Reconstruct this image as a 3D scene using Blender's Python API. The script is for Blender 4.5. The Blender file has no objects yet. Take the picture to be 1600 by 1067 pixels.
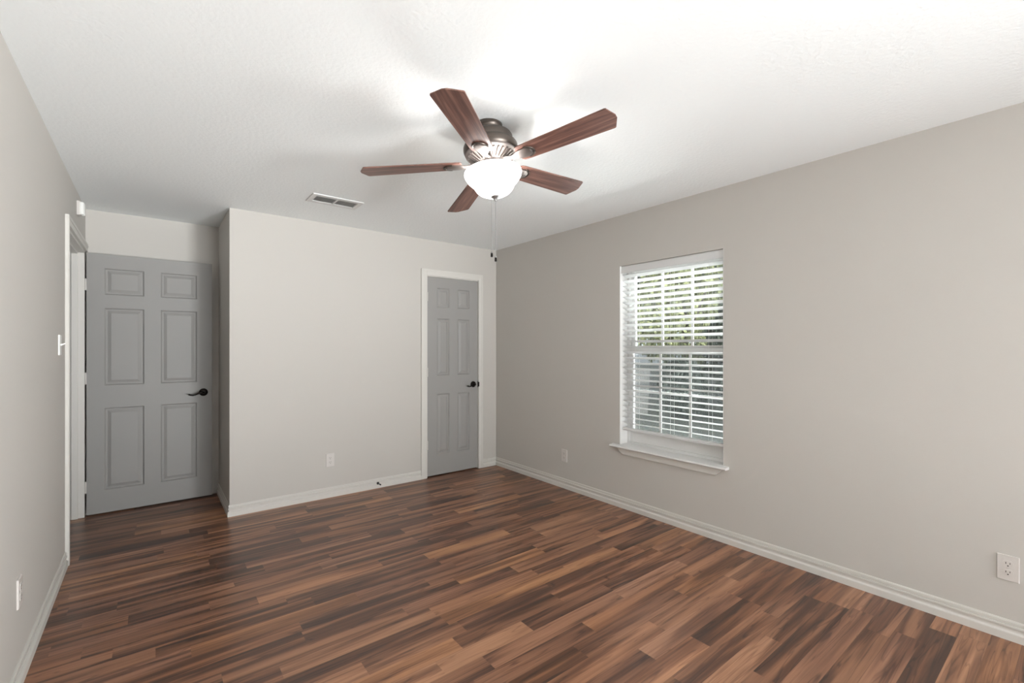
import bpy, bmesh, math, random
from mathutils import Vector, Matrix, Euler

# ------------------------------------------------------------------ camera
sc = bpy.context.scene
C = sc.collection
EYE = 1.3356
cam_data = bpy.data.cameras.new('camera')
cam_data.sensor_width = 36.0
cam_data.lens = 717.586 * 36.0 / 1600.0
cam_data.shift_y = 9.33 / 1600.0
cam_data.clip_start = 0.02
cam = bpy.data.objects.new('camera', cam_data)
C.objects.link(cam)
cam.location = (0, 0, EYE)
cam.rotation_euler = (math.pi / 2, 0, -0.6651)
sc.camera = cam

# ------------------------------------------------------------------ exposure, sky, lights
vs = sc.view_settings
vs.view_transform = 'Standard'
vs.look = 'None'
vs.gamma = 1.0
vs.use_curve_mapping = False
vs.exposure = -0.03

world = bpy.data.worlds.new('sky')
sc.world = world
world.use_nodes = True
wn = world.node_tree
wn.nodes.clear()
wo = wn.nodes.new('ShaderNodeOutputWorld')
wb = wn.nodes.new('ShaderNodeBackground')
wb.inputs['Color'].default_value = (0.86, 0.93, 1.0, 1)
wb.inputs['Strength'].default_value = 1.1
wn.links.new(wb.outputs[0], wo.inputs[0])


def area_light(name, loc, direction, sx, sy, power, color=(1, 1, 1)):
    d = bpy.data.lights.new(name, 'AREA')
    d.shape = 'RECTANGLE'
    d.size, d.size_y = sx, sy
    d.energy = power
    d.color = color
    o = bpy.data.objects.new(name, d)
    C.objects.link(o)
    o.location = loc
    o.rotation_euler = Vector(direction).to_track_quat('-Z', 'Y').to_euler()
    return o


# fill lamps added outside the invented rear window, aimed up into the room
area_light('rear_fill_low', (1.7, -6.2, 0.0), (0, 0.94, 0.34), 4.2, 1.6, 740, (0.955, 0.985, 1.0))
area_light('rear_fill_diagonal', (3.9, -5.4, 0.0), (-0.4, 0.85, 0.34), 3.0, 1.6, 1020, (0.955, 0.985, 1.0))
area_light('rear_fill_right', (4.2, -3.8, 0.3), (-0.5, 0.7, 0.5), 2.4, 1.4, 850, (0.955, 0.985, 1.0))
# sky light falling on the side window, and light thrown up by the ground under it
area_light('daylight_side_window', (4.05, 2.03, 2.98), (-0.74, 0, -0.67), 1.6, 1.2, 5200, (0.95, 0.98, 1.0))
area_light('ground_bounce', (4.6, 2.3, -0.21), (0, 0, 1), 2.2, 2.6, 1000, (0.97, 0.99, 1.0))
sun = bpy.data.lights.new('sun', 'SUN')
sun.energy = 2.2
sun.angle = math.radians(1.0)
sun.color = (1.0, 0.96, 0.9)
so = bpy.data.objects.new('sun', sun)
C.objects.link(so)
so.location = (-6, 10, 12)
so.rotation_euler = Vector((0.62, -0.3, -0.72)).to_track_quat('-Z', 'Y').to_euler()

# ------------------------------------------------------------------ room dimensions
H = 2.44
XL, XR = -0.4165, 3.0883          # left wall, right wall
YB, YA, XP = 4.2319, 4.985, 0.4831  # back wall, alcove back wall, side of the jutting wall
YF = -2.6                        # wall behind the camera
WY0, WY1, WZ0, WZ1 = 1.583, 2.475, 0.515, 2.016   # side window opening
DY0, DY1, DZ = 3.955, 4.925, 2.095                  # hall doorway in the left wall
CX0, CX1, CZ = 2.203, 2.846, 2.078                  # closet doorway in the back wall


# ------------------------------------------------------------------ material helpers
def mat(name, color=(0.8, 0.8, 0.8), rough=0.5, metal=0.0, spec=0.5):
    m = bpy.data.materials.new(name)
    m.use_nodes = True
    b = m.node_tree.nodes['Principled BSDF']
    b.inputs['Base Color'].default_value = (*color, 1)
    b.inputs['Roughness'].default_value = rough
    b.inputs['Metallic'].default_value = metal
    b.inputs['Specular IOR Level'].default_value = spec
    return m


class NT:
    """short-hand for building node trees"""
    def __init__(self, m):
        self.t = m.node_tree
        self.b = self.t.nodes['Principled BSDF']

    def n(self, kind, **kw):
        x = self.t.nodes.new(kind)
        for k, v in kw.items():
            setattr(x, k, v)
        return x

    def l(self, a, b):
        self.t.links.new(a, b)

    def math(self, op, a, b=None, c=None):
        x = self.n('ShaderNodeMath', operation=op)
        for i, v in enumerate((a, b, c)):
            if v is None:
                continue
            if isinstance(v, (int, float)):
                x.inputs[i].default_value = v
            else:
                self.l(v, x.inputs[i])
        return x.outputs[0]

    def noise(self, vec, scale, detail=2.0, rough=0.5, dist=0.0):
        x = self.n('ShaderNodeTexNoise')
        x.inputs['Scale'].default_value = scale
        x.inputs['Detail'].default_value = detail
        x.inputs['Roughness'].default_value = rough
        x.inputs['Distortion'].default_value = dist
        self.l(vec, x.inputs['Vector'])
        return x.outputs['Fac']

    def ramp(self, fac, stops, interp='LINEAR'):
        x = self.n('ShaderNodeValToRGB')
        x.color_ramp.interpolation = interp
        e = x.color_ramp.elements
        while len(e) < len(stops):
            e.new(0.5)
        for el, (p, c) in zip(e, stops):
            el.position = p
            el.color = (*c, 1)
        self.l(fac, x.inputs['Fac'])
        return x.outputs['Color']

    def bump(self, height, strength, distance=0.002):
        x = self.n('ShaderNodeBump')
        x.inputs['Strength'].default_value = strength
        x.inputs['Distance'].default_value = distance
        self.l(height, x.inputs['Height'])
        self.l(x.outputs[0], self.b.inputs['Normal'])


def srgb(r, g, b):
    f = lambda c: (c / 255 / 12.92) if c / 255 <= 0.04045 else ((c / 255 + 0.055) / 1.055) ** 2.4
    return (f(r), f(g), f(b))


def plaster(name, color, scale, strength, rough=0.85, dist=0.002):
    m = mat(name, color, rough, spec=0.25)
    t = NT(m)
    tc = t.n('ShaderNodeTexCoord').outputs['Object']
    h = t.noise(tc, scale, 3.0, 0.55)
    t.bump(h, strength, dist)
    return m


M_wall = plaster('wall_paint', srgb(199, 195, 189), 90, 0.12)
M_ceil = plaster('ceiling_texture', srgb(243, 246, 246), 55, 0.4, 0.9, 0.005)
M_trim = mat('trim_paint', srgb(214, 211, 205), 0.42, spec=0.4)
M_white = mat('window_white', srgb(230, 229, 227), 0.4, spec=0.4)
M_slat = mat('blind_white', srgb(222, 222, 221), 0.38, spec=0.4)
M_plate = mat('plate_plastic', srgb(212, 207, 202), 0.35)
M_chime = mat('chime_plastic', srgb(244, 244, 240), 0.3)
M_dark = mat('slot_dark', srgb(58, 52, 48), 0.6)
M_bronze = mat('oil_rubbed_bronze', srgb(34, 29, 27), 0.33, 0.85)
M_black = mat('black_rubber', srgb(26, 27, 24), 0.5)
M_pewter = mat('brushed_pewter', srgb(138, 129, 125), 0.4, 0.85)
M_antique = mat('antique_bronze', srgb(92, 84, 78), 0.38, 0.8)
M_nickel = mat('finial_nickel', srgb(168, 166, 164), 0.35, 0.85)
M_cord = mat('cord_white', srgb(228, 228, 226), 0.6)
M_vent = mat('vent_white', srgb(224, 224, 223), 0.45)
M_ventdark = mat('vent_throat', srgb(150, 150, 150), 0.8)
M_hinge = mat('painted_hinge', srgb(214, 210, 204), 0.45)
M_hall = plaster('hall_paint', srgb(190, 188, 182), 90, 0.1)


def door_paint():
    m = mat('grey_door_paint', srgb(154, 152, 149), 0.5, spec=0.35)
    t = NT(m)
    tc = t.n('ShaderNodeTexCoord').outputs['Object']
    mp = t.n('ShaderNodeMapping')
    mp.inputs['Scale'].default_value = (160, 160, 5)
    t.l(tc, mp.inputs['Vector'])
    h = t.noise(mp.outputs[0], 1.0, 2.0)
    t.bump(h, 0.06, 0.001)
    return m


M_door = door_paint()


def floor_mat():
    m = mat('acacia_laminate', (0.2, 0.1, 0.06), 0.36, spec=0.65)
    t = NT(m)
    tc = t.n('ShaderNodeTexCoord').outputs['Object']
    sp = t.n('ShaderNodeSeparateXYZ')
    t.l(tc, sp.inputs[0])
    x, y = sp.outputs[0], sp.outputs[1]
    W = 0.0955
    yr = t.math('DIVIDE', t.math('ADD', y, -0.018), W)
    row = t.math('FLOOR', yr)
    fy = t.math('FRACT', yr)
    wn_ = t.n('ShaderNodeTexWhiteNoise', noise_dimensions='1D')
    t.l(row, wn_.inputs['W'])
    rrow = wn_.outputs['Value']
    # lengths vary along each strip
    u = t.math('ADD', t.math('DIVIDE', x, 0.68), t.math('MULTIPLY', rrow, 93.0))
    vo = t.n('ShaderNodeTexVoronoi', voronoi_dimensions='1D', feature='F1')
    vo.inputs['Scale'].default_value = 1.0
    vo.inputs['Randomness'].default_value = 0.75
    t.l(u, vo.inputs['W'])
    sc_ = t.n('ShaderNodeSeparateColor')
    t.l(vo.outputs['Color'], sc_.inputs[0])
    r1, r2, r3 = sc_.outputs[0], sc_.outputs[1], sc_.outputs[2]
    # grain, stretched along the board and different in every strip
    cb = t.n('ShaderNodeCombineXYZ')
    t.l(t.math('ADD', t.math('MULTIPLY', x, 1.0), t.math('MULTIPLY', r1, 61.0)), cb.inputs[0])
    t.l(t.math('ADD', t.math('MULTIPLY', y, 15.0), t.math('MULTIPLY', r2, 37.0)), cb.inputs[1])
    t.l(t.math('MULTIPLY', r3, 23.0), cb.inputs[2])
    g1 = t.noise(cb.outputs[0], 1.0, 2.0, 0.45, 0.6)
    cb2 = t.n('ShaderNodeCombineXYZ')
    t.l(t.math('ADD', t.math('MULTIPLY', x, 3.0), t.math('MULTIPLY', r2, 41.0)), cb2.inputs[0])
    t.l(t.math('ADD', t.math('MULTIPLY', y, 95.0), t.math('MULTIPLY', r1, 53.0)), cb2.inputs[1])
    t.l(t.math('MULTIPLY', r1, 17.0), cb2.inputs[2])
    g2 = t.noise(cb2.outputs[0], 1.0, 3.0, 0.6, 0.3)
    # sharpen the broad bands
    gb = t.n('ShaderNodeMapRange', interpolation_type='SMOOTHSTEP')
    gb.inputs['From Min'].default_value = 0.36
    gb.inputs['From Max'].default_value = 0.64
    t.l(g1, gb.inputs['Value'])
    v = t.math('ADD', t.math('MULTIPLY', r1, 0.42), t.math('MULTIPLY', gb.outputs[0], 0.46))
    v = t.math('ADD', v, t.math('MULTIPLY', t.math('SUBTRACT', g2, 0.5), 0.5))
    v = t.math('ADD', v, 0.06)
    # thin dark veins wandering along the grain
    cb3 = t.n('ShaderNodeCombineXYZ')
    t.l(t.math('ADD', t.math('MULTIPLY', x, 1.3), t.math('MULTIPLY', r3, 71.0)), cb3.inputs[0])
    t.l(t.math('ADD', t.math('MULTIPLY', y, 24.0), t.math('MULTIPLY', r1, 29.0)), cb3.inputs[1])
    g3 = t.noise(cb3.outputs[0], 1.0, 2.0, 0.5, 0.8)
    vn = t.n('ShaderNodeMapRange', interpolation_type='SMOOTHSTEP')
    vn.inputs['From Min'].default_value = 0.0
    vn.inputs['From Max'].default_value = 0.035
    vn.inputs['To Min'].default_value = -0.2
    vn.inputs['To Max'].default_value = 0.0
    t.l(t.math('ABSOLUTE', t.math('SUBTRACT', g3, 0.5)), vn.inputs['Value'])
    v = t.math('ADD', v, vn.outputs[0])
    col = t.ramp(v, [(0.02, srgb(64, 42, 33)), (0.28, srgb(101, 66, 48)), (0.5, srgb(138, 95, 70)),
                     (0.75, srgb(168, 120, 90)), (0.97, srgb(194, 145, 112))])
    warm = t.n('ShaderNodeMix', data_type='RGBA', blend_type='MULTIPLY')
    warm.inputs['Factor'].default_value = 1.0
    t.l(col, warm.inputs['A'])
    tint = t.ramp(r3, [(0.0, (0.87, 0.86, 0.91)), (0.4, (0.93, 0.93, 0.92)), (0.72, (0.98, 0.92, 0.87)), (1.0, (0.99, 0.95, 0.8))])
    t.l(tint, warm.inputs['B'])
    # fine joint line between boards, every second strip
    yb = t.math('FRACT', t.math('MULTIPLY', yr, 0.5))
    jd = t.math('LESS_THAN', t.math('ABSOLUTE', t.math('SUBTRACT', yb, 0.5)), 0.4945)
    jm = t.n('ShaderNodeMix', data_type='RGBA', blend_type='MULTIPLY')
    t.l(t.math('MULTIPLY', t.math('SUBTRACT', 1.0, jd), 0.5), jm.inputs['Factor'])
    t.l(warm.outputs['Result'], jm.inputs['A'])
    jm.inputs['B'].default_value = (0.25, 0.2, 0.2, 1)
    t.l(jm.outputs['Result'], t.b.inputs['Base Color'])
    rr = t.math('ADD', t.math('MULTIPLY', g2, 0.1), 0.28)
    t.l(rr, t.b.inputs['Roughness'])
    t.bump(g2, 0.05, 0.001)
    return m


M_floor = floor_mat()


def blade_mat():
    m = mat('walnut_blade', (0.1, 0.04, 0.03), 0.38, spec=0.5)
    t = NT(m)
    tc = t.n('ShaderNodeTexCoord').outputs['Object']
    oi = t.n('ShaderNodeObjectInfo').outputs['Random']
    mp = t.n('ShaderNodeMapping')
    mp.inputs['Scale'].default_value = (3.0, 55, 1)
    t.l(tc, mp.inputs['Vector'])
    ad = t.n('ShaderNodeVectorMath', operation='ADD')
    t.l(mp.outputs[0], ad.inputs[0])
    cb = t.n('ShaderNodeCombineXYZ')
    t.l(t.math('MULTIPLY', oi, 50.0), cb.inputs[2])
    t.l(cb.outputs[0], ad.inputs[1])
    g = t.noise(ad.outputs[0], 1.0, 3.0, 0.6, 0.5)
    col = t.ramp(g, [(0.3, srgb(74, 49, 43)), (0.5, srgb(104, 72, 63)), (0.7, srgb(136, 100, 88))])
    t.l(col, t.b.inputs['Base Color'])
    return m


M_blade = blade_mat()


def emit_mat(name, color, strength):
    m = mat(name, color, 0.3)
    b = m.node_tree.nodes['Principled BSDF']
    b.inputs['Emission Color'].default_value = (*color, 1)
    b.inputs['Emission Strength'].default_value = strength
    return m


M_bowl = emit_mat('frosted_glass_lit', (1.0, 0.99, 0.97), 3.2)
M_bowl.node_tree.nodes['Principled BSDF'].inputs['Base Color'].default_value = (0.22, 0.22, 0.21, 1)


def glass_mat():
    m = bpy.data.materials.new('window_glass')
    m.use_nodes = True
    t = m.node_tree
    t.nodes.clear()
    o = t.nodes.new('ShaderNodeOutputMaterial')
    mix = t.nodes.new('ShaderNodeMixShader')
    tr = t.nodes.new('ShaderNodeBsdfTransparent')
    tr.inputs[0].default_value = (0.95, 0.97, 0.96, 1)
    gl = t.nodes.new('ShaderNodeBsdfGlossy')
    gl.inputs['Roughness'].default_value = 0.02
    fr = t.nodes.new('ShaderNodeFresnel')
    fr.inputs['IOR'].default_value = 1.4
    t.links.new(fr.outputs[0], mix.inputs[0])
    t.links.new(tr.outputs[0], mix.inputs[1])
    t.links.new(gl.outputs[0], mix.inputs[2])
    t.links.new(mix.outputs[0], o.inputs[0])
    return m


def screen_mat():
    m = bpy.data.materials.new('insect_screen_mesh')
    m.use_nodes = True
    t = m.node_tree
    t.nodes.clear()
    o = t.nodes.new('ShaderNodeOutputMaterial')
    mix = t.nodes.new('ShaderNodeMixShader')
    mix.inputs[0].default_value = 0.38
    tr = t.nodes.new('ShaderNodeBsdfTransparent')
    df = t.nodes.new('ShaderNodeBsdfDiffuse')
    df.inputs[0].default_value = (0.05, 0.052, 0.054, 1)
    t.links.new(tr.outputs[0], mix.inputs[1])
    t.links.new(df.outputs[0], mix.inputs[2])
    t.links.new(mix.outputs[0], o.inputs[0])
    return m


M_glass, M_screen = glass_mat(), screen_mat()


def leaf_mat(name, stops, scale=6.0):
    m = mat(name, (0.2, 0.3, 0.1), 0.55)
    t = NT(m)
    tc = t.n('ShaderNodeTexCoord').outputs['Object']
    g = t.noise(tc, scale, 3.0, 0.7)
    t.l(t.ramp(g, stops), t.b.inputs['Base Color'])
    return m


M_leaf = leaf_mat('yellow_green_leaves', [(0.3, srgb(88, 92, 84)), (0.5, srgb(136, 141, 104)), (0.7, srgb(200, 203, 152))])
M_leaf2 = leaf_mat('grey_green_leaves', [(0.3, srgb(74, 80, 76)), (0.5, srgb(104, 112, 102)), (0.7, srgb(150, 158, 140))])
M_leaf3 = leaf_mat('dark_shrub_leaves', [(0.3, srgb(58, 64, 62)), (0.5, srgb(84, 92, 86)), (0.7, srgb(118, 126, 116))])
M_bark = leaf_mat('bark', [(0.3, srgb(70, 64, 60)), (0.7, srgb(112, 104, 98))], 20)
M_lawn = leaf_mat('lawn', [(0.3, srgb(106, 108, 104)), (0.5, srgb(128, 130, 124)), (0.7, srgb(152, 154, 146))], 9)
M_drive = leaf_mat('pale_concrete', [(0.3, srgb(214, 210, 204)), (0.7, srgb(232, 229, 224))], 3)


# ------------------------------------------------------------------ mesh helpers
def add_box(bm, lo, hi):
    x0, y0, z0 = lo
    x1, y1, z1 = hi
    v = [bm.verts.new(p) for p in ((x0, y0, z0), (x1, y0, z0), (x1, y1, z0), (x0, y1, z0),
                                   (x0, y0, z1), (x1, y0, z1), (x1, y1, z1), (x0, y1, z1))]
    for f in ((0, 3, 2, 1), (4, 5, 6, 7), (0, 1, 5, 4), (1, 2, 6, 5), (2, 3, 7, 6), (3, 0, 4, 7)):
        bm.faces.new([v[i] for i in f])
    return v


def add_prism(bm, profile, fn):
    """profile: list of 2-D points; fn(p, t) gives the 3-D point at end t (0 or 1)"""
    a = [bm.verts.new(fn(p, 0)) for p in profile]
    b = [bm.verts.new(fn(p, 1)) for p in profile]
    n = len(profile)
    for i in range(n):
        j = (i + 1) % n
        bm.faces.new((a[i], a[j], b[j], b[i]))
    bm.faces.new(a[::-1])
    bm.faces.new(b)


def add_lathe(bm, prof, seg=40, mtx=None, close=False):
    rings = []
    for r, z in prof:
        if r < 1e-6:
            rings.append([bm.verts.new((0, 0, z))])
        else:
            rings.append([bm.verts.new((r * math.cos(2 * math.pi * i / seg), r * math.sin(2 * math.pi * i / seg), z)) for i in range(seg)])
    vs_ = [v for r in rings for v in r]
    for a, b in zip(rings, rings[1:]):
        if len(a) == 1 and len(b) == 1:
            continue
        for i in range(seg):
            j = (i + 1) % seg
            if len(a) == 1:
                bm.faces.new((a[0], b[j], b[i]))
            elif len(b) == 1:
                bm.faces.new((a[i], a[j], b[0]))
            else:
                bm.faces.new((a[i], a[j], b[j], b[i]))
    if mtx:
        for v in vs_:
            v.co = mtx @ v.co
    return vs_


def add_tube(bm, pts, radii, seg=10, flat=None):
    """swept round tube through pts; radii one number or a list"""
    pts = [Vector(p) for p in pts]
    if isinstance(radii, (int, float)):
        radii = [radii] * len(pts)
    up = Vector((0, 0, 1))
    rings = []
    for i, p in enumerate(pts):
        d = (pts[min(i + 1, len(pts) - 1)] - pts[max(i - 1, 0)]).normalized()
        s = d.cross(up)
        if s.length < 1e-4:
            s = d.cross(Vector((1, 0, 0)))
        s.normalize()
        q = s.cross(d).normalized()
        fl = flat or 1.0
        rings.append([bm.verts.new(p + s * math.cos(2 * math.pi * k / seg) * radii[i] * fl + q * math.sin(2 * math.pi * k / seg) * radii[i]) for k in range(seg)])
    for a, b in zip(rings, rings[1:]):
        for k in range(seg):
            j = (k + 1) % seg
            bm.faces.new((a[k], a[j], b[j], b[k]))
    bm.faces.new(rings[0][::-1])
    bm.faces.new(rings[-1])


def wall_with_holes(bm, fn, u0, u1, v0, v1, thick, holes):
    """slab wall: fn(u, v, d) -> point; d = 0 at the room face, thick at the outer face"""
    us = sorted({u0, u1, *[h[0] for h in holes], *[h[1] for h in holes]})
    vs_ = sorted({v0, v1, *[h[2] for h in holes], *[h[3] for h in holes]})
    cache = {}

    def V(i, j, d):
        k = (i, j, d)
        if k not in cache:
            cache[k] = bm.verts.new(fn(us[i], vs_[j], d))
        return cache[k]

    def solid(i, j):
        if not (0 <= i < len(us) - 1 and 0 <= j < len(vs_) - 1):
            return False
        uc, vc = (us[i] + us[i + 1]) / 2, (vs_[j] + vs_[j + 1]) / 2
        return not any(h[0] < uc < h[1] and h[2] < vc < h[3] for h in holes)

    for i in range(len(us) - 1):
        for j in range(len(vs_) - 1):
            if not solid(i, j):
                continue
            bm.faces.new((V(i, j, 0), V(i + 1, j, 0), V(i + 1, j + 1, 0), V(i, j + 1, 0)))
            bm.faces.new((V(i, j, thick), V(i, j + 1, thick), V(i + 1, j + 1, thick), V(i + 1, j, thick)))
            if not solid(i - 1, j):
                bm.faces.new((V(i, j, 0), V(i, j + 1, 0), V(i, j + 1, thick), V(i, j, thick)))
            if not solid(i + 1, j):
                bm.faces.new((V(i + 1, j, 0), V(i + 1, j, thick), V(i + 1, j + 1, thick), V(i + 1, j + 1, 0)))
            if not solid(i, j - 1):
                bm.faces.new((V(i, j, 0), V(i, j, thick), V(i + 1, j, thick), V(i + 1, j, 0)))
            if not solid(i, j + 1):
                bm.faces.new((V(i, j + 1, 0), V(i + 1, j + 1, 0), V(i + 1, j + 1, thick), V(i, j + 1, thick)))


def obj(name, bm, m, parent=None, smooth=False, bevel=0.0, loc=None, rot=None):
    bmesh.ops.recalc_face_normals(bm, faces=bm.faces)
    me = bpy.data.meshes.new(name)
    bm.to_mesh(me)
    bm.free()
    me.materials.append(m)
    if smooth:
        me.polygons.foreach_set('use_smooth', [True] * len(me.polygons))
        try:
            me.set_sharp_from_angle(angle=math.radians(40))
        except Exception:
            pass
    o = bpy.data.objects.new(name, me)
    C.objects.link(o)
    if parent:
        o.parent = parent
    if loc is not None:
        o.location = loc
    if rot is not None:
        o.rotation_euler = rot
    if bevel:
        b = o.modifiers.new('bevel', 'BEVEL')
        b.width = bevel
        b.segments = 2
        b.limit_method = 'ANGLE'
    return o


def tag(o, label, cat, group=None, kind=None):
    o['label'] = label
    o['category'] = cat
    if group:
        o['group'] = group
    if kind:
        o['kind'] = kind
    return o


def empty(name, loc, label, cat, group=None, kind=None, rot=None):
    o = bpy.data.objects.new(name, None)
    o.empty_display_size = 0.1
    C.objects.link(o)
    o.location = loc
    if rot is not None:
        o.rotation_euler = rot
    return tag(o, label, cat, group, kind)


B = bmesh.new

# ------------------------------------------------------------------ room shell
bm = B()
add_box(bm, (-1.75, YF - 0.1, -0.08), (XR + 0.06, 5.25, 0))
tag(obj('floor', bm, M_floor), 'glossy brown multi-tone wood laminate floor', 'floor', kind='structure')
bm = B()
add_box(bm, (-1.75, YF - 0.15, H), (XR + 0.17, 5.25, H + 0.12))
tag(obj('ceiling', bm, M_ceil), 'white textured ceiling carrying the fan', 'ceiling', kind='structure')

bm = B()
wall_with_holes(bm, lambda u, v, d: (XR + d, u, v), YF - 0.13, YB + 0.12, 0, H, 0.17, [(WY0, WY1, WZ0, WZ1)])
tag(obj('wall_right', bm, M_wall), 'greige painted wall with the blind-covered window', 'wall', kind='structure')
bm = B()
wall_with_holes(bm, lambda u, v, d: (u, YB + d, v), XP, XR, 0, H, 0.115, [(CX0, CX1, 0, CZ)])
bv = B()
# the wall's return along the alcove
add_box(bv, (XP, YB + 0.115, 0), (XP + 0.115, YA + 0.115, H))
tag(obj('wall_back', bm, M_wall), 'greige painted wall around the narrow closet door', 'wall', kind='structure')
tag(obj('wall_alcove_side', bv, M_wall), 'short shaded wall beside the open door', 'wall', kind='structure')
bm = B()
add_box(bm, (XL, YA, 0), (XP, YA + 0.115, H))
tag(obj('wall_alcove', bm, M_wall), 'alcove end wall behind the open grey door', 'wall', kind='structure')
bm = B()
wall_with_holes(bm, lambda u, v, d: (XL - d, u, v), YF - 0.13, YA + 0.115, 0, H, 0.115, [(DY0, DY1, 0, DZ)])
tag(obj('wall_left', bm, M_wall), 'pale painted wall with the doorway at its far end', 'wall', kind='structure')
bm = B()
wall_with_holes(bm, lambda u, v, d: (u, YF - d, v), XL, XR, 0, H, 0.13, [(0.6, 2.8, 0.02, 2.12)])  # unseen opening added to admit the rear fill light
tag(obj('wall_front', bm, M_wall), 'painted wall behind the viewpoint with an added wide window opening', 'wall', kind='structure')
# hall beyond the doorway and closet behind the closed door
bm = B()
add_box(bm, (-1.75, 2.6, 0), (-1.63, 5.25, H))
add_box(bm, (-1.63, 2.6, 0), (XL - 0.115, 2.72, H))
add_box(bm, (-1.63, YA + 0.115, 0), (XL - 0.115, 5.25, H))
tag(obj('wall_hall', bm, M_hall), 'hallway wall seen through the doorway gap', 'wall', kind='structure')
bm = B()
add_box(bm, (CX0 - 0.3, YB + 0.75, 0), (XR + 0.1, YB + 0.85, H))
add_box(bm, (CX0 - 0.4, YB + 0.115, 0), (CX0 - 0.3, YB + 0.85, H))
add_box(bm, (XR + 0.0, YB + 0.12, 0), (XR + 0.1, YB + 0.75, H))
tag(obj('wall_closet', bm, M_hall), 'closet wall behind the narrow grey door', 'wall', kind='structure')

# frame of the invented window that lets the rear fill lamps in
bm = B()
for a, b in (((0.6, 0.02), (0.65, 2.12)), ((2.75, 0.02), (2.8, 2.12)), ((0.65, 0.02), (2.75, 0.08)), ((0.65, 2.07), (2.75, 2.12)), ((1.665, 0.08), (1.735, 2.07))):
    add_box(bm, (a[0], YF - 0.1, a[1]), (b[0], YF - 0.05, b[1]))
tag(obj('added_window', bm, M_white, bevel=0.003), 'invented wide white window frame behind the viewpoint, added for the fill lamps', 'window', kind='structure')

# ------------------------------------------------------------------ baseboards
BP = [(0, 0), (0.015, 0), (0.015, 0.033), (0.0135, 0.036), (0.0065, 0.041), (0.0055, 0.046), (0.008, 0.054), (0.0112, 0.060),
      (0.0115, 0.066), (0.0105, 0.068), (0.0035, 0.069), (0.0035, 0.072), (0.0075, 0.0735), (0.0075, 0.084), (0.005, 0.089), (0, 0.0905)]


def baseboard(name, segs, label):
    bm = B()
    for fn in segs:
        add_prism(bm, BP, fn)
    return tag(obj(name, bm, M_trim), label, 'baseboard', kind='structure')


lerp = lambda a, b, t: a + (b - a) * t
baseboard('baseboard_right', [lambda p, t: (XR - p[0], lerp(YF, YB - p[0], t), p[1])], 'white moulded baseboard under the window wall')
baseboard('baseboard_back', [lambda p, t: (lerp(XP - p[0], CX0 - 0.058, t), YB - p[0], p[1]),
                             lambda p, t: (lerp(CX1 + 0.054, XR - p[0], t), YB - p[0], p[1])], 'white moulded baseboard either side of the closet door')
baseboard('baseboard_alcove', [lambda p, t: (XP - p[0], lerp(YB - p[0], YA - 0.005, t), p[1])], 'white baseboard along the short alcove side wall')
baseboard('baseboard_left', [lambda p, t: (XL + p[0], lerp(YF, DY0 - 0.075, t), p[1])], 'white baseboard along the pale left wall')

# ------------------------------------------------------------------ hall doorway: casing and jamb
root = empty('trim_1', (XL, (DY0 + DY1) / 2, 0), 'white casing and jamb around the hall doorway', 'door frame', kind='structure')
bm = B()
o = root.location
CT = 0.016
for y0, y1, z0, z1 in ((DY0 - 0.075, DY0 - 0.006, 0, DZ + 0.056), (DY0 - 0.006, DY1 + 0.045, DZ + 0.001, DZ + 0.056)):
    add_box(bm, (0, y0 - o.y, z0), (CT, y1 - o.y, z1))
    # raised outer band of the casing
add_box(bm, (CT, DY0 - 0.075 - o.y, 0), (CT + 0.004, DY0 - 0.05 - o.y, DZ + 0.056))
add_box(bm, (CT, DY0 - 0.05 - o.y, DZ + 0.034), (CT + 0.004, DY1 + 0.045 - o.y, DZ + 0.056))
obj('casing', bm, M_trim, root, bevel=0.0025)
bm = B()
add_box(bm, (-0.125, DY0 - 0.004 - o.y, 0), (0.001, DY0 + 0.014 - o.y, DZ - 0.016))
add_box(bm, (-0.125, DY1 - 0.016 - o.y, 0), (0.001, DY1 + 0.004 - o.y, DZ - 0.016))
add_box(bm, (-0.125, DY0 - 0.004 - o.y, DZ - 0.018), (0.001, DY1 + 0.004 - o.y, DZ + 0.002))
obj('jamb', bm, M_trim, root, bevel=0.0015)
bm = B()
add_box(bm, (-0.075, DY0 + 0.014 - o.y, 0), (-0.037, DY0 + 0.026 - o.y, DZ - 0.018))
add_box(bm, (-0.075, DY1 - 0.028 - o.y, 0), (-0.037, DY1 - 0.016 - o.y, DZ - 0.018))
add_box(bm, (-0.075, DY0 + 0.026 - o.y, DZ - 0.03), (-0.037, DY1 - 0.028 - o.y, DZ - 0.018))
obj('door_stop_strip', bm, M_trim, root, bevel=0.0015)

# closet door casing
root = empty('trim_2', ((CX0 + CX1) / 2, YB, 0), 'white casing around the narrow closet door', 'door frame', kind='structure')
o = root.location
bm = B()
for x0, x1, z0, z1 in ((CX0 - 0.058, CX0 + 0.004, 0, CZ + 0.06), (CX1 - 0.004, CX1 + 0.05, 0, CZ + 0.06), (CX0 + 0.004, CX1 - 0.004, CZ - 0.004, CZ + 0.06)):
    add_box(bm, (x0 - o.x, -0.014, z0), (x1 - o.x, 0, z1))
for x0, x1, z0, z1 in ((CX0 - 0.058, CX0 - 0.036, 0, CZ + 0.06), (CX1 + 0.03, CX1 + 0.05, 0, CZ + 0.06), (CX0 - 0.036, CX1 + 0.03, CZ + 0.038, CZ + 0.06)):
    add_box(bm, (x0 - o.x, -0.018, z0), (x1 - o.x, -0.014, z1))
obj('casing', bm, M_trim, root, bevel=0.0025)
bm = B()
add_box(bm, (CX0 - o.x, 0, 0), (CX0 + 0.016 - o.x, 0.115, CZ))
add_box(bm, (CX1 - 0.004 - o.x, 0, 0), (CX1 - o.x, 0.115, CZ))
add_box(bm, (CX0 + 0.016 - o.x, 0, CZ - 0.012), (CX1 - 0.004 - o.x, 0.115, CZ))
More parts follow.
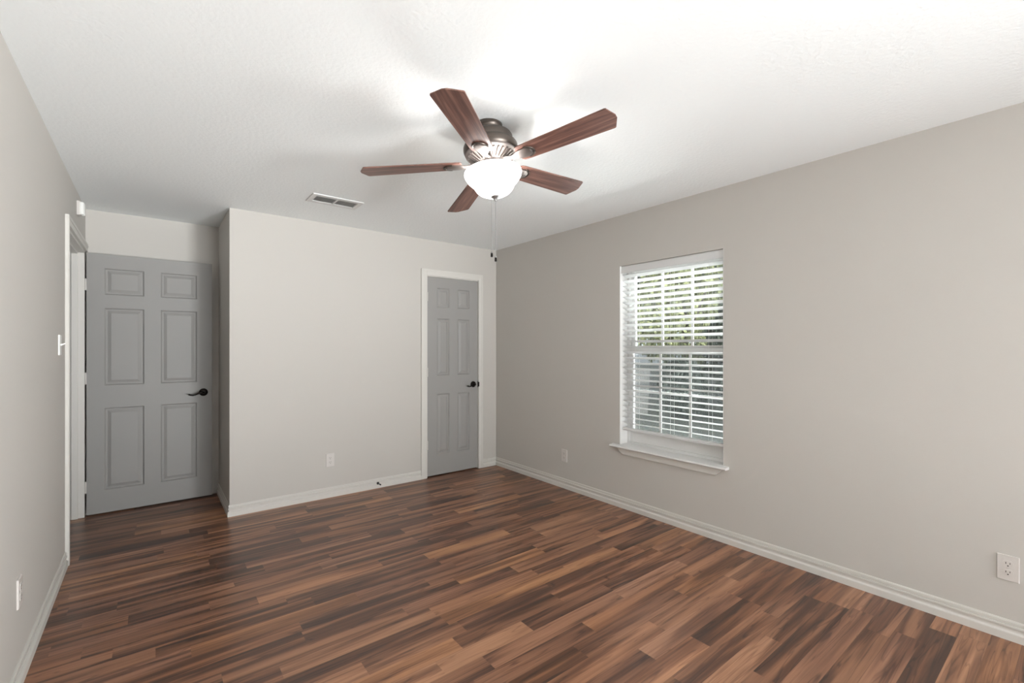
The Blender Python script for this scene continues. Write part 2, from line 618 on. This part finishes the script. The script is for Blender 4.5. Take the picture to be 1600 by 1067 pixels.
obj('jamb', bm, M_trim, root, bevel=0.001)
bm = B()
add_box(bm, (CX1 - 0.0075 - o.x, -0.001, 0.895), (CX1 - 0.003 - o.x, 0.03, 0.965))
add_box(bm, (CX1 - 0.0075 - o.x, -0.0165, 0.905), (CX1 + 0.002 - o.x, -0.001, 0.955))
obj('strike_plate', bm, M_bronze, root)


# ------------------------------------------------------------------ six-panel doors
def panel_door(w, h, t, cols, rows):
    """front face at y = 0 looking to -y, x from 0 to w, z from 0 to h"""
    bm = B()
    xs = sorted({0, w, *[c for p in cols for c in p]})
    zs = sorted({0, h, *[c for p in rows for c in p]})
    cache = {}

    def V(x, y, z):
        k = (round(x, 5), round(y, 5), round(z, 5))
        if k not in cache:
            cache[k] = bm.verts.new((x, y, z))
        return cache[k]
    rings = [(0.0, 0.0), (0.004, 0.004), (0.010, 0.0115), (0.020, 0.0115), (0.042, 0.002), (0.044, 0.002)]
    for i in range(len(xs) - 1):
        for j in range(len(zs) - 1):
            x0, x1, z0, z1 = xs[i], xs[i + 1], zs[j], zs[j + 1]
            pan = any(abs(c[0] - x0) < 1e-6 and abs(c[1] - x1) < 1e-6 for c in cols) and any(abs(r[0] - z0) < 1e-6 and abs(r[1] - z1) < 1e-6 for r in rows)
            if not pan:
                bm.faces.new((V(x0, 0, z0), V(x1, 0, z0), V(x1, 0, z1), V(x0, 0, z1)))
                continue
            prev = None
            for ins, dep in rings:
                q = [V(x0 + ins, dep, z0 + ins), V(x1 - ins, dep, z0 + ins), V(x1 - ins, dep, z1 - ins), V(x0 + ins, dep, z1 - ins)]
                if prev:
                    for k in range(4):
                        bm.faces.new((prev[k], prev[(k + 1) % 4], q[(k + 1) % 4], q[k]))
                prev = q
            bm.faces.new(prev)
    # edges and back
    back = [V(0, t, 0), V(w, t, 0), V(w, t, h), V(0, t, h)]
    bm.faces.new(back[::-1])
    bot = [V(x, 0, 0) for x in xs]
    top = [V(x, 0, h) for x in xs]
    bm.faces.new(bot + [back[1], back[0]])
    bm.faces.new(top + [back[2], back[3]])
    bm.faces.new([V(0, 0, z) for z in zs] + [back[3], back[0]])
    bm.faces.new([V(w, 0, z) for z in zs] + [back[2], back[1]])
    return bm


def lever_handle(parent, x, z, length=0.112):
    """rose and wavy lever on a door face looking to -y, lever pointing to -x"""
    ry = Matrix.Translation((x, 0, z)) @ Matrix.Rotation(math.pi / 2, 4, 'X')
    bm = B()
    add_lathe(bm, [(0, 0.0145), (0.012, 0.0145), (0.020, 0.0135), (0.026, 0.0105), (0.031, 0.0085), (0.0335, 0.004), (0.0335, 0.0), (0, 0)], 36, ry)
    hd = obj('door_handle', bm, M_bronze, parent, smooth=True)
    bm = B()
    pts = [(x, -0.012, z), (x, -0.036, z), (x - 0.004, -0.050, z), (x - 0.016, -0.056, z + 0.001), (x - 0.030, -0.056, z - 0.001), (x - 0.048, -0.054, z - 0.008),
           (x - 0.064, -0.052, z - 0.016), (x - 0.080, -0.050, z - 0.0195), (x - 0.095, -0.049, z - 0.0175), (x - length + 0.006, -0.049, z - 0.0135), (x - length, -0.049, z - 0.009)]
    rad = [0.0105, 0.010, 0.0105, 0.0105, 0.0095, 0.0078, 0.0068, 0.006, 0.0058, 0.0065, 0.0055]
    add_tube(bm, pts, rad, 12)
    obj('lever', bm, M_bronze, hd, smooth=True)
    return hd


# open hall door
DX0, DW = -0.405, 0.832
root = empty('door_1', (DX0, 4.915, 0.012), 'wide grey six-panel door standing open in the alcove', 'door', kind='structure')
bm = panel_door(DW, 2.072, 0.035, [(0.105, 0.356), (0.465, 0.720)], [(0.178, 0.838), (1.018, 1.641), (1.748, 1.960)])
obj('door_leaf', bm, M_door, root)
lever_handle(root, 0.767, 0.926)
for hz in (0.22, 1.08, 1.82):
    bm = B()
    add_box(bm, (-0.0095, 0.004, hz - 0.045), (0.0, 0.010, hz + 0.045))
    m2 = Matrix.Translation((-0.005, -0.004, hz - 0.046))
    add_lathe(bm, [(0, 0), (0.0055, 0), (0.0055, 0.092), (0, 0.092)], 12, m2)
    obj('hinge', bm, M_hinge, root, smooth=True)

# closed closet door
root = empty('door_2', (CX0 + 0.018, YB + 0.006, 0.012), 'narrow grey six-panel closet door, closed', 'door', kind='structure')
dw = CX1 - 0.006 - (CX0 + 0.018)
bm = panel_door(dw, 2.052, 0.035, [(0.112, 0.262), (0.362, 0.513)], [(0.212, 0.838), (1.030, 1.626), (1.742, 1.944)])
obj('door_leaf', bm, M_door, root)
lever_handle(root, 0.560, 0.920, 0.100)
for hz in (0.32, 1.07, 1.845):
    bm = B()
    add_lathe(bm, [(0, 0), (0.006, 0), (0.006, 0.09), (0, 0.09)], 12, Matrix.Translation((-0.003, -0.008, hz - 0.045)))
    add_box(bm, (-0.016, -0.004, hz - 0.044), (0.003, 0.0005, hz + 0.044))
    obj('hinge', bm, M_hinge, root, smooth=True)

# ------------------------------------------------------------------ side window
root = empty('window_1', (XR, (WY0 + WY1) / 2, WZ0), 'white single-hung window with stool and apron behind the blind', 'window', kind='structure')
ox, oy, oz = root.location
FX0, FX1 = 0.094, 0.165            # frame depth, from the room face
y0, y1, z0, z1 = WY0 - oy, WY1 - oy, 0.0, WZ1 - oz


def ring(bm, x0, x1, a0, a1, b0, b1, wl, wr, wb, wt):
    add_box(bm, (x0, a0, b0), (x1, a0 + wl, b1))
    add_box(bm, (x0, a1 - wr, b0), (x1, a1, b1))
    add_box(bm, (x0, a0 + wl, b0), (x1, a1 - wr, b0 + wb))
    add_box(bm, (x0, a0 + wl, b1 - wt), (x1, a1 - wr, b1))


bm = B()
ring(bm, FX0, FX1, y0, y1, z0, z1, 0.028, 0.028, 0.03, 0.028)
obj('window_frame', bm, M_white, root, bevel=0.003)
zm = 1.312 - oz
for nm, xa, xb, b0, b1 in (('upper_sash', 0.128, 0.158, zm - 0.02, z1 - 0.028), ('lower_sash', 0.100, 0.128, z0 + 0.03, zm + 0.022)):
    bm = B()
    wb_ = 0.105 if nm == 'lower_sash' else 0.04
    ring(bm, xa, xb, y0 + 0.028, y1 - 0.028, b0, b1, 0.03, 0.03, wb_, 0.04)
    s = obj(nm, bm, M_white, root, bevel=0.003)
    bm = B()
    xm = (xa + xb) / 2
    ga, gb = y0 + 0.058, y1 - 0.058
    for k in (1, 2):
        yy = ga + (gb - ga) * k / 3
        add_box(bm, (xm - 0.004, yy - 0.009, b0 + wb_), (xm + 0.004, yy + 0.009, b1 - 0.04))
    zz = (b0 + wb_ + b1 - 0.04) / 2
    for k in range(3 if nm == 'lower_sash' else 0):
        ya = ga + (gb - ga) * k / 3 + (0.009 if k else 0)
        yb = ga + (gb - ga) * (k + 1) / 3 - (0.009 if k < 2 else 0)
        add_box(bm, (xm - 0.004, ya, zz - 0.009), (xm + 0.004, yb, zz + 0.009))
    obj('muntin_grid', bm, M_white, s)
    bm = B()
    add_box(bm, (xm - 0.0015, ga, b0 + wb_), (xm + 0.0015, gb, b1 - 0.04))
    obj('pane', bm, M_glass, s)
bm = B()
add_box(bm, (0.162, y0 + 0.03, z0 + 0.03), (0.163, y1 - 0.03, zm))
obj('insect_screen', bm, M_screen, root)
# stool with horns and bevelled nose, apron with clipped ends
bm = B()
pr = [(-0.048, -0.011), (-0.052, -0.004), (-0.048, 0.005), (FX0, 0.009), (FX0, -0.011)]
add_box(bm, (0.0, y0 + 0.001, -0.003), (FX0, y1 - 0.001, 0.009))
nose = [(-0.048, -0.011), (-0.053, -0.004), (-0.049, 0.006), (0.0, 0.009), (0.0, -0.011)]
add_prism(bm, nose, lambda p, t: (p[0], lerp(y0 - 0.038, y1 + 0.070, t), p[1]))
obj('window_stool', bm, M_white, root, bevel=0.002)
bm = B()
ap = [(y0 - 0.0, -0.0115), (y0 + 0.055, -0.066), (y1 - 0.045, -0.066), (y1 - 0.005, -0.042), (y1 + 0.012, -0.0115)]
add_prism(bm, ap, lambda p, t: (-0.017 if t else 0.0, p[0], p[1]))
obj('apron', bm, M_trim, root, bevel=0.003)
bm = B()
add_prism(bm, [(y0 + 0.0002, z0 + 0.01), (y0 + 0.006, z0 + 0.01), (y0 + 0.006, z1), (y0 + 0.0002, z1)], lambda p, t: (0.0015 if t == 0 else FX0, p[0], p[1]))
add_prism(bm, [(y1 - 0.006, z0 + 0.01), (y1 - 0.0002, z0 + 0.01), (y1 - 0.0002, z1), (y1 - 0.006, z1)], lambda p, t: (0.0015 if t == 0 else FX0, p[0], p[1]))
obj('jamb_liner', bm, M_white, root)

# ------------------------------------------------------------------ blind
root = empty('window_blind', (XR + 0.05, (WY0 + WY1) / 2, WZ1), 'white two-inch slatted blind hanging inside the window opening', 'blind')
ox, oy, oz = root.location
ya, yb = WY0 + 0.010 - oy, WY1 - 0.010 - oy
bm = B()
add_box(bm, (-0.022, ya, -0.042), (0.03, yb, -0.001))
obj('headrail', bm, M_slat, root, bevel=0.002)
bm = B()
add_prism(bm, [(-0.038, -0.062), (-0.030, -0.062), (-0.030, -0.002), (-0.036, -0.002), (-0.040, -0.012), (-0.040, -0.052)], lambda p, t: (p[0], lerp(ya - 0.004, yb + 0.004, t), p[1]))
obj('valance', bm, M_slat, root)
bm = B()
pitch = 0.0455
tilt = math.radians(21)
zt = -0.085
NS = 28
for k in range(NS):
    zc = zt - k * pitch
    n = 4
    top, bot = [], []
    for i in range(n + 1):
        s = -0.025 + 0.05 * i / n
        cr = 0.0022 * (1 - (2 * i / n - 1) ** 2)
        px_, pz_ = s * math.cos(tilt) + cr * math.sin(tilt), -s * math.sin(tilt) + cr * math.cos(tilt)
        top.append((px_, zc + pz_ + 0.0013))
        bot.append((px_, zc + pz_ - 0.0013))
    add_prism(bm, top + bot[::-1], lambda p, t: (p[0], lerp(ya, yb, t), p[1]))
obj('slats', bm, M_slat, root)
zbr = zt - NS * pitch - 0.002
bm = B()
add_box(bm, (-0.025, ya, zbr - 0.012), (0.025, yb, zbr + 0.010))
obj('bottom_rail', bm, M_slat, root, bevel=0.004)
for yy in (2.33, 2.011, 1.704):
    bm = B()
    for xx in (-0.0255, 0.0255):
        add_tube(bm, [(xx, yy - oy, zbr), (xx, yy - oy, -0.05)], 0.0009, 6)
    obj('ladder_cord', bm, M_cord, root)


# ------------------------------------------------------------------ outlets, switch, chime box
def rounded_plate(bm, w, h, d, edge=0.0018):
    """plate in the local x-z plane, front at y = -d"""
    for_ = [(-w / 2, -h / 2), (w / 2, -h / 2), (w / 2, h / 2), (-w / 2, h / 2)]
    a = [bm.verts.new((x, 0, z)) for x, z in for_]
    b = [bm.verts.new((x, -d * 0.5, z)) for x, z in for_]
    f = lambda s: s - math.copysign(edge, s)
    c = [bm.verts.new((f(x), -d, f(z))) for x, z in for_]
    for p, q in ((a, b), (b, c)):
        for i in range(4):
            j = (i + 1) % 4
            bm.faces.new((p[i], p[j], q[j], q[i]))
    bm.faces.new(c)
    bm.faces.new(a[::-1])


def receptacle(bm, zc):
    pts = []
    for i in range(32):
        a = 2 * math.pi * i / 32
        pts.append((0.0172 * math.cos(a), max(-0.0145, min(0.0145, 0.0172 * math.sin(a))) + zc))
    f = [bm.verts.new((x, -0.0079, z)) for x, z in pts]
    k = [bm.verts.new((x, -0.004, z)) for x, z in pts]
    for i in range(32):
        j = (i + 1) % 32
        bm.faces.new((f[i], f[j], k[j], k[i]))
    bm.faces.new(f)
    bm.faces.new(k[::-1])


def make_outlet(loc, rz, label):
    r = empty('electrical_outlet', loc, label, 'outlet', 'duplex wall outlets', rot=(0, 0, rz))
    bm = B()
    rounded_plate(bm, 0.071, 0.116, 0.0062)
    obj('cover_plate', bm, M_plate, r)
    for zc in (0.0195, -0.0195):
        bm = B()
        receptacle(bm, zc)
        rc = obj('receptacle', bm, M_plate, r)
        for xx, hh in ((-0.0064, 0.0042), (0.0064, 0.0036)):
            bm = B()
            add_box(bm, (xx - 0.0011, -0.0084, zc + 0.003 - hh), (xx + 0.0011, -0.0076, zc + 0.003 + hh))
            obj('slot', bm, M_dark, rc)
        bm = B()
        m2 = Matrix.Translation((0, -0.0084, zc - 0.0085)) @ Matrix.Rotation(-math.pi / 2, 4, 'X')
        add_lathe(bm, [(0, 0), (0.0026, 0), (0.0026, 0.0008), (0, 0.0008)], 12, m2)
        obj('ground_hole', bm, M_dark, rc)
    bm = B()
    add_lathe(bm, [(0, 0.0075), (0.0022, 0.0072), (0.0032, 0.006), (0.0032, 0.004), (0, 0.004)], 12, Matrix.Rotation(math.pi / 2, 4, 'X'))
    obj('screw', bm, M_plate, r)
    return r


def dup(r, loc, rz, label):
    q = r.copy()
    C.objects.link(q)
    q.location = loc
    q.rotation_euler = (0, 0, rz)
    q['label'] = label
    for c in list(r.children):
        d = c.copy()
        C.objects.link(d)
        d.parent = q
        for g in list(c.children):
            e = g.copy()
            C.objects.link(e)
            e.parent = d
    return q


o1 = make_outlet((XR, 0.253, 0.326), -math.pi / 2, 'large foreground white duplex outlet at the right picture edge')
dup(o1, (XR, 3.128, 0.309), -math.pi / 2, 'white duplex outlet low on the wall left of the window')
dup(o1, (1.253, YB, 0.331), 0, 'white duplex outlet low on the wall left of the closet door')
dup(o1, (XL, 2.645, 0.365), math.pi / 2, 'white duplex outlet low on the pale left wall, seen edge-on')

r = empty('light_switch', (XL, 3.66, 1.35), 'white toggle light switch beside the hall doorway', 'light switch', rot=(0, 0, math.pi / 2))
bm = B()
rounded_plate(bm, 0.071, 0.116, 0.0064)
obj('switch_plate', bm, M_chime, r)
bm = B()
add_prism(bm, [(0.0, -0.006), (0.0, 0.006), (-0.021, 0.011), (-0.021, 0.004)], lambda p, t: (-0.004 if t == 0 else 0.004, p[0] - 0.0055, p[1]))
obj('toggle', bm, M_chime, r, bevel=0.001)

r = empty('chime_box', (XL, 4.47, 2.322), 'small white wall box with two rounded upright bars, high above the doorway', 'wall chime', rot=(0, 0, math.pi / 2))
bm = B()
rounded_plate(bm, 0.07, 0.098, 0.022, 0.004)
obj('backing', bm, M_plate, r)
for xx in (-0.019, 0.019):
    bm = B()
    m2 = Matrix.Translation((xx, -0.024, -0.045))
    add_lathe(bm, [(0, 0), (0.011, 0.001), (0.0155, 0.006), (0.0155, 0.084), (0.011, 0.089), (0, 0.09)], 24, m2)
    obj('bar', bm, M_chime, r, smooth=True)

# ------------------------------------------------------------------ door stop on the baseboard
r = empty('door_stop', (1.690, YB - 0.014, 0.047), 'small black rod door stop on the baseboard left of the closet door', 'door stop')
ry = Matrix.Rotation(math.pi / 2, 4, 'X')
bm = B()
add_lathe(bm, [(0, 0.006), (0.007, 0.006), (0.0125, 0.003), (0.0125, 0), (0, 0)], 20, ry)
obj('rose', bm, M_black, r, smooth=True)
bm = B()
add_lathe(bm, [(0, 0.004), (0.0048, 0.004), (0.0040, 0.052), (0, 0.052)], 16, ry)
rd = obj('rod', bm, M_black, r, smooth=True)
bm = B()
add_lathe(bm, [(0, 0.050), (0.0065, 0.050), (0.0072, 0.055), (0.0068, 0.064), (0, 0.066)], 16, ry)
obj('rubber_tip', bm, M_black, r, smooth=True)

# ------------------------------------------------------------------ ceiling vent
vx0, vx1, vy0, vy1 = 0.906, 1.273, 3.447, 3.657
vcx, vcy = (vx0 + vx1) / 2, (vy0 + vy1) / 2
r = empty('ceiling_vent', (vcx, vcy, H), 'white two-section slatted air vent on the ceiling beyond the fan', 'vent')
hw, hh = (vx1 - vx0) / 2, (vy1 - vy0) / 2
bm = B()
iw, ih = hw - 0.034, hh - 0.042
wall_with_holes(bm, lambda u, v, d: (u, v, -0.009 + d), -hw, hw, -hh, hh, 0.0085, [(-iw, -0.007, -ih, ih), (0.007, iw, -ih, ih)])
obj('frame', bm, M_vent, r, bevel=0.002)
bm = B()
add_box(bm, (-iw, -ih, -0.0012), (iw, ih, -0.0004))
obj('throat', bm, M_ventdark, r)
for a, b in ((-iw, -0.007), (0.007, iw)):
    bm = B()
    n = 13
    for k in range(n):
        xx = lerp(a, b, (k + 0.5) / n)
        add_prism(bm, [(xx - 0.0030, -0.0078), (xx - 0.0018, -0.0082), (xx + 0.0032, -0.0016), (xx + 0.0020, -0.0014)], lambda p, t: (p[0], lerp(-ih, ih, t), p[1]))
    obj('louver_bank', bm, M_vent, r)

# ------------------------------------------------------------------ ceiling fan (hangs a little out of plumb, as in the photo)
N = Vector((-0.0389, 0.113, 1.0)).normalized()
HUB = Vector((1.3209, 1.8432, 2.2389))
top = HUB + N * 0.2025
fan_rot = Vector((0, 0, 1)).rotation_difference(N).to_euler()
fan = empty('ceiling_fan', top, 'five-blade walnut ceiling fan with a lit frosted glass bowl', 'ceiling fan', rot=fan_rot)
S = -0.2025                        # blade plane in the fan's own z
bm = B()
add_lathe(bm, [(0, 0.004), (0.050, 0.004), (0.066, -0.002), (0.070, -0.008), (0.070, -0.020), (0.066, -0.024), (0.063, -0.032), (0.062, -0.042), (0.070, -0.046), (0, -0.046)], 48)
obj('mounting_collar', bm, M_antique, fan, smooth=True)
bm = B()
add_lathe(bm, [(0, -0.044), (0.070, -0.046), (0.094, -0.052), (0.108, -0.061), (0.114, -0.072), (0.114, -0.090), (0.118, -0.093), (0.118, -0.100),
               (0.128, -0.106), (0.134, -0.116), (0.135, -0.132), (0.131, -0.146), (0.126, -0.152), (0, -0.152)], 56)
obj('motor_housing', bm, M_antique, fan, smooth=True)
# ribbed plate under the motor
bm = B()
add_lathe(bm, [(0, -0.148), (0.127, -0.150), (0.127, -0.158), (0.120, -0.162), (0.112, -0.166), (0.066, -0.190), (0.062, -0.196), (0, -0.196)], 56)
rp = obj('motor_plate', bm, M_pewter, fan, smooth=True)
bm = B()
for k in range(30):
    a = 2 * math.pi * k / 30
    u = Vector((math.cos(a), math.sin(a), 0))
    v = Vector((-u.y, u.x, 0))
    p0, p1 = u * 0.116 + Vector((0, 0, -0.1655)), u * 0.070 + Vector((0, 0, -0.1895))
    vv = []
    for p, w in ((p0, 0.0055), (p1, 0.0034)):
        for sgn, dz in ((-1, 0.002), (-0.6, -0.006), (0.6, -0.006), (1, 0.002)):
            vv.append(bm.verts.new(p + v * w * sgn + Vector((0, 0, dz))))
    for i in range(3):
        bm.faces.new((vv[i], vv[i + 1], vv[i + 5], vv[i + 4]))
    bm.faces.new(vv[0:4][::-1])
    bm.faces.new(vv[4:8])
obj('ribs', bm, M_pewter, rp)
bm = B()
add_lathe(bm, [(0, -0.192), (0.056, -0.192), (0.056, -0.198), (0.046, -0.200), (0.046, -0.226), (0.052, -0.229), (0.058, -0.234), (0.058, -0.240), (0, -0.240)], 40)
sh = obj('switch_housing', bm, M_pewter, fan, smooth=True)
bm = B()
for k in range(22):
    a = 2 * math.pi * k / 22
    add_tube(bm, [(0.0462 * math.cos(a), 0.0462 * math.sin(a), -0.2015), (0.0462 * math.cos(a), 0.0462 * math.sin(a), -0.225)], 0.0028, 6)
obj('flutes', bm, M_pewter, sh, smooth=True)

# glass bowl: flared lip, waist and round bottom (open top, with thickness)
z_ = lambda s: S + s
outer = [(0.136, -0.040), (0.1415, -0.044), (0.1425, -0.050), (0.1395, -0.062), (0.131, -0.077), (0.119, -0.091), (0.108, -0.102), (0.101, -0.111), (0.097, -0.120),
         (0.090, -0.131), (0.078, -0.143), (0.060, -0.153), (0.038, -0.160), (0.018, -0.163)]
inner = [(r_ - 0.004, s_ + 0.003) for r_, s_ in outer[::-1]]
inner[-1] = (0.1325, -0.040)
bm = B()
add_lathe(bm, [(r_, z_(s_)) for r_, s_ in outer + inner] + [(outer[0][0], z_(outer[0][1]))], 56)
bmesh.ops.remove_doubles(bm, verts=bm.verts, dist=1e-5)
obj('glass_bowl', bm, M_bowl, fan, smooth=True)
bm = B()
add_lathe(bm, [(0, z_(-0.155)), (0.0205, z_(-0.159)), (0.0205, z_(-0.166)), (0.014, z_(-0.172)), (0.007, z_(-0.177)), (0.0065, z_(-0.181)), (0.0045, z_(-0.187)), (0, z_(-0.189))], 28)
obj('finial', bm, M_nickel, fan, smooth=True)

# the bulb inside the bowl; its light spills over the open rim onto the ceiling
bulb = bpy.data.lights.new('bulb', 'POINT')
bulb.energy = 10
bulb.shadow_soft_size = 0.035
bulb.color = (1.0, 0.98, 0.95)
bo = bpy.data.objects.new('bulb', bulb)
C.objects.link(bo)
bo.location = HUB + N * (-0.085)

# blades: one mesh, five copies
bm = B()
ol = [(0.150, -0.042), (0.160, -0.052), (0.180, -0.0555), (0.604, -0.0690), (0.611, -0.066), (0.634, -0.010), (0.634, 0.010), (0.611, 0.066), (0.604, 0.0690), (0.180, 0.0555), (0.160, 0.052), (0.150, 0.042)]
add_prism(bm, ol, lambda p, t: (p[0], p[1], 0.003 if t else -0.003))
blade_mesh_obj = None
bk = None
for i in range(5):
    a = 2.5618 + i * 2 * math.pi / 5
    rot = (Matrix.Rotation(a, 4, 'Z') @ Matrix.Rotation(-0.1641, 4, 'X')).to_euler()
    if i == 0:
        blade_mesh_obj = b = obj('blade', bm, M_blade, fan, bevel=0.0015)
        # bracket: waisted arm ending in a rounded leaf pad with a raised rim, under the blade
        bm = B()
        prof = [(0.050, 0.020), (0.080, 0.017), (0.110, 0.013), (0.130, 0.015), (0.145, 0.024), (0.165, 0.031), (0.190, 0.033), (0.208, 0.029), (0.222, 0.018), (0.228, 0.0)]
        low = []
        for (r_, w_), dz in zip(prof, (0.006, 0.003, -0.004, -0.007, -0.0075, -0.0075, -0.0075, -0.0075, -0.0075, -0.0075)):
            low.append((r_, w_, dz))
        tr = [bm.verts.new((r_, w_, dz - 0.0005)) for r_, w_, dz in low]
        br = [bm.verts.new((r_, -w_, dz - 0.0005)) for r_, w_, dz in low[:-1]]
        ml = [bm.verts.new((r_, w_ * 0.55, dz - 0.006)) for r_, w_, dz in low[:-1]]
        mr = [bm.verts.new((r_, -w_ * 0.55, dz - 0.006)) for r_, w_, dz in low[:-1]]
        tu = [bm.verts.new((r_, w_, dz + 0.0045)) for r_, w_, dz in low]
        bu = [bm.verts.new((r_, -w_, dz + 0.0045)) for r_, w_, dz in low[:-1]]
        n = len(br)
        for k in range(n - 1):
            bm.faces.new((tr[k], tr[k + 1], ml[k + 1], ml[k]))
            bm.faces.new((ml[k], ml[k + 1], mr[k + 1], mr[k]))
            bm.faces.new((mr[k], mr[k + 1], br[k + 1], br[k]))
            bm.faces.new((tu[k], tu[k + 1], tr[k + 1], tr[k]))
            bm.faces.new((bu[k], bu[k + 1], br[k + 1], br[k]))
            bm.faces.new((tu[k], tu[k + 1], bu[k + 1], bu[k]))
        e = n - 1
        bm.faces.new((tr[e], tr[n], ml[e]))
        bm.faces.new((ml[e], tr[n], mr[e]))
        bm.faces.new((mr[e], tr[n], br[e]))
        bm.faces.new((tu[e], tu[n], tr[n], tr[e]))
        bm.faces.new((bu[e], tu[n], tr[n], br[e]))
        bm.faces.new((tu[e], tu[n], bu[e]))
        bm.faces.new((tr[0], ml[0], mr[0], br[0], bu[0], tu[0]))
        bk = obj('blade_bracket', bm, M_pewter, fan, smooth=True)
        bm = B()
        pts = []
        for k in range(13):
            t_ = math.pi * (k / 12 - 0.5)
            pts.append((0.196 + 0.040 * math.cos(t_), 0.036 * math.sin(t_), -0.0062))
        add_tube(bm, pts, 0.0042, 8)
        rim = obj('leaf_rim', bm, M_antique, bk, smooth=True)
        kk = bk
    else:
        b = blade_mesh_obj.copy()
        C.objects.link(b)
        kk = bk.copy()
        C.objects.link(kk)
        rr = rim.copy()
        C.objects.link(rr)
        rr.parent = kk
    for q in (b, kk):
        q.location = (0, 0, S)
        q.rotation_euler = rot

# pull chains hang plumb: convert their world points into the fan's frame
inv = (Matrix.Translation(top) @ fan_rot.to_matrix().to_4x4()).inverted()
fin = HUB + N * (-0.185)
right = Vector((math.cos(0.6651), -math.sin(0.6651), 0))
back = Vector((math.sin(0.6651), math.cos(0.6651), 0))


def chain(start, zend, name='pull_chain'):
    """beaded chain from start down to zend, with a bell-shaped fob"""
    bm = B()
    z = start.z
    add_tube(bm, [start, Vector((start.x, start.y, zend + 0.026))], 0.0009, 6)
    while z > zend + 0.03:
        bmesh.ops.create_icosphere(bm, subdivisions=1, radius=0.0019, matrix=Matrix.Translation((start.x, start.y, z)))
        z -= 0.0062
    for v in bm.verts:
        v.co = inv @ v.co
    ch = obj(name, bm, M_nickel, fan, smooth=True)
    bm = B()
    add_lathe(bm, [(0, zend), (0.0052, zend), (0.0060, zend + 0.004), (0.0054, zend + 0.016), (0.0056, zend + 0.019), (0, zend + 0.019)], 16, Matrix.Translation((start.x, start.y, 0)))
    for v in bm.verts:
        v.co = inv @ v.co
    fb = obj('fob', bm, M_bronze, ch, smooth=True)
    bm = B()
    add_lathe(bm, [(0, zend + 0.0185), (0.0052, zend + 0.0185), (0.0046, zend + 0.026), (0.0015, zend + 0.029), (0, zend + 0.029)], 16, Matrix.Translation((start.x, start.y, 0)))
    for v in bm.verts:
        v.co = inv @ v.co
    obj('fob_cap', bm, M_nickel, ch, smooth=True)


chain(fin, 1.757)
s2 = fin - right * 0.021 + back * 0.03
s2.z = HUB.z - 0.135
chain(s2, 1.785)

# ------------------------------------------------------------------ outside the window
bm = B()
add_box(bm, (XR + 0.3, -8, -0.4), (40, 60, -0.25))
tag(obj('ground', bm, M_lawn), 'greyish lawn outside the window', 'lawn', kind='structure')
bm = B()
add_prism(bm, [(9.2, 6.55), (27, 19.0), (27, 31), (9.2, 13)], lambda p, t: (p[0], p[1], -0.235 if t else -0.25))
tag(obj('driveway', bm, M_drive), 'bright pale driveway beyond the lawn, seen through the blind', 'driveway', kind='structure')


def leaf_cloud(bm, rng, centres, count, size):
    for _ in range(count):
        c, rad = centres[rng.randrange(len(centres))]
        d = Vector((rng.gauss(0, 1), rng.gauss(0, 1), rng.gauss(0, 1))).normalized()
        p = Vector(c) + Vector((d.x * rad[0], d.y * rad[1], d.z * rad[2])) * (0.55 + 0.45 * rng.random() ** 0.5)
        e = Euler((rng.uniform(0, 6.3), rng.uniform(0, 6.3), rng.uniform(0, 6.3))).to_matrix()
        s = size * rng.uniform(0.6, 1.4)
        q = [p + e @ Vector(k) for k in ((-s, 0, 0), (0, -s * 0.45, s * 0.1), (s, 0, 0), (0, s * 0.45, s * 0.1))]
        bm.faces.new([bm.verts.new(k) for k in q])


def tree(loc, h, crown, leafm, label, seed, count, size, group=None):
    rng = random.Random(seed)
    r = empty('tree', loc, label, 'tree', group)
    bm = B()
    add_tube(bm, [(0, 0, 0), (0.05, 0.03, h * 0.35), (-0.03, 0.06, h * 0.7), (0.02, 0, h)], [0.16, 0.13, 0.10, 0.05], 10)
    for k in range(6):
        a = k * 1.1 + seed
        z0 = h * (0.45 + 0.08 * k)
        add_tube(bm, [(0, 0.03, z0), (math.cos(a) * 0.6, math.sin(a) * 0.6, z0 + 0.5), (math.cos(a) * 1.2, math.sin(a) * 1.2, z0 + 1.1)], [0.06, 0.04, 0.02], 7)
    obj('trunk', bm, M_bark, r, smooth=True)
    bm = B()
    cs = [((rng.uniform(-1, 1) * crown[0] * 0.6, rng.uniform(-1, 1) * crown[1] * 0.6, crown[3] + rng.uniform(-1, 1) * crown[2] * 0.6),
           (crown[0] * 0.55, crown[1] * 0.55, crown[2] * 0.55)) for _ in range(9)]
    leaf_cloud(bm, rng, cs, count, size)
    obj('foliage', bm, leafm, r)
    return r


tree((11.9, 7.2, -0.25), 3.6, (1.2, 1.2, 1.9, 2.75), M_leaf, 'yellow-green tree seen through the middle of the blind', 3, 6500, 0.09)
tree((14.8, 11.5, -0.25), 4.6, (1.8, 1.8, 2.4, 3.7), M_leaf2, 'grey-green tree seen through the left side of the blind', 8, 6500, 0.13)
tree((18.9, 9.2, -0.25), 5.0, (1.9, 1.7, 2.9, 3.6), M_leaf2, 'grey-green tree seen through the right side of the blind', 12, 6500, 0.14)


def shrub(loc, label, seed):
    rng = random.Random(seed)
    r = empty('shrub', loc, label, 'shrub', 'shrubs outside the window')
    bm = B()
    add_tube(bm, [(0, 0, 0), (0, 0, 0.8)], 0.05, 8)
    obj('stem', bm, M_bark, r)
    bm = B()
    leaf_cloud(bm, rng, [((0, -0.12, 0.55), (0.5, 0.46, 0.55)), ((0.05, 0.12, 0.6), (0.5, 0.46, 0.6)), ((0, 0, 0.85), (0.5, 0.5, 0.5))], 4200, 0.06)
    obj('foliage', bm, M_leaf3, r)


shrub((9.6, 5.9, -0.25), 'dark shrub seen through the middle of the lower blind', 5)
shrub((10.75, 5.1, -0.25), 'dark shrub seen through the right of the lower blind', 6)
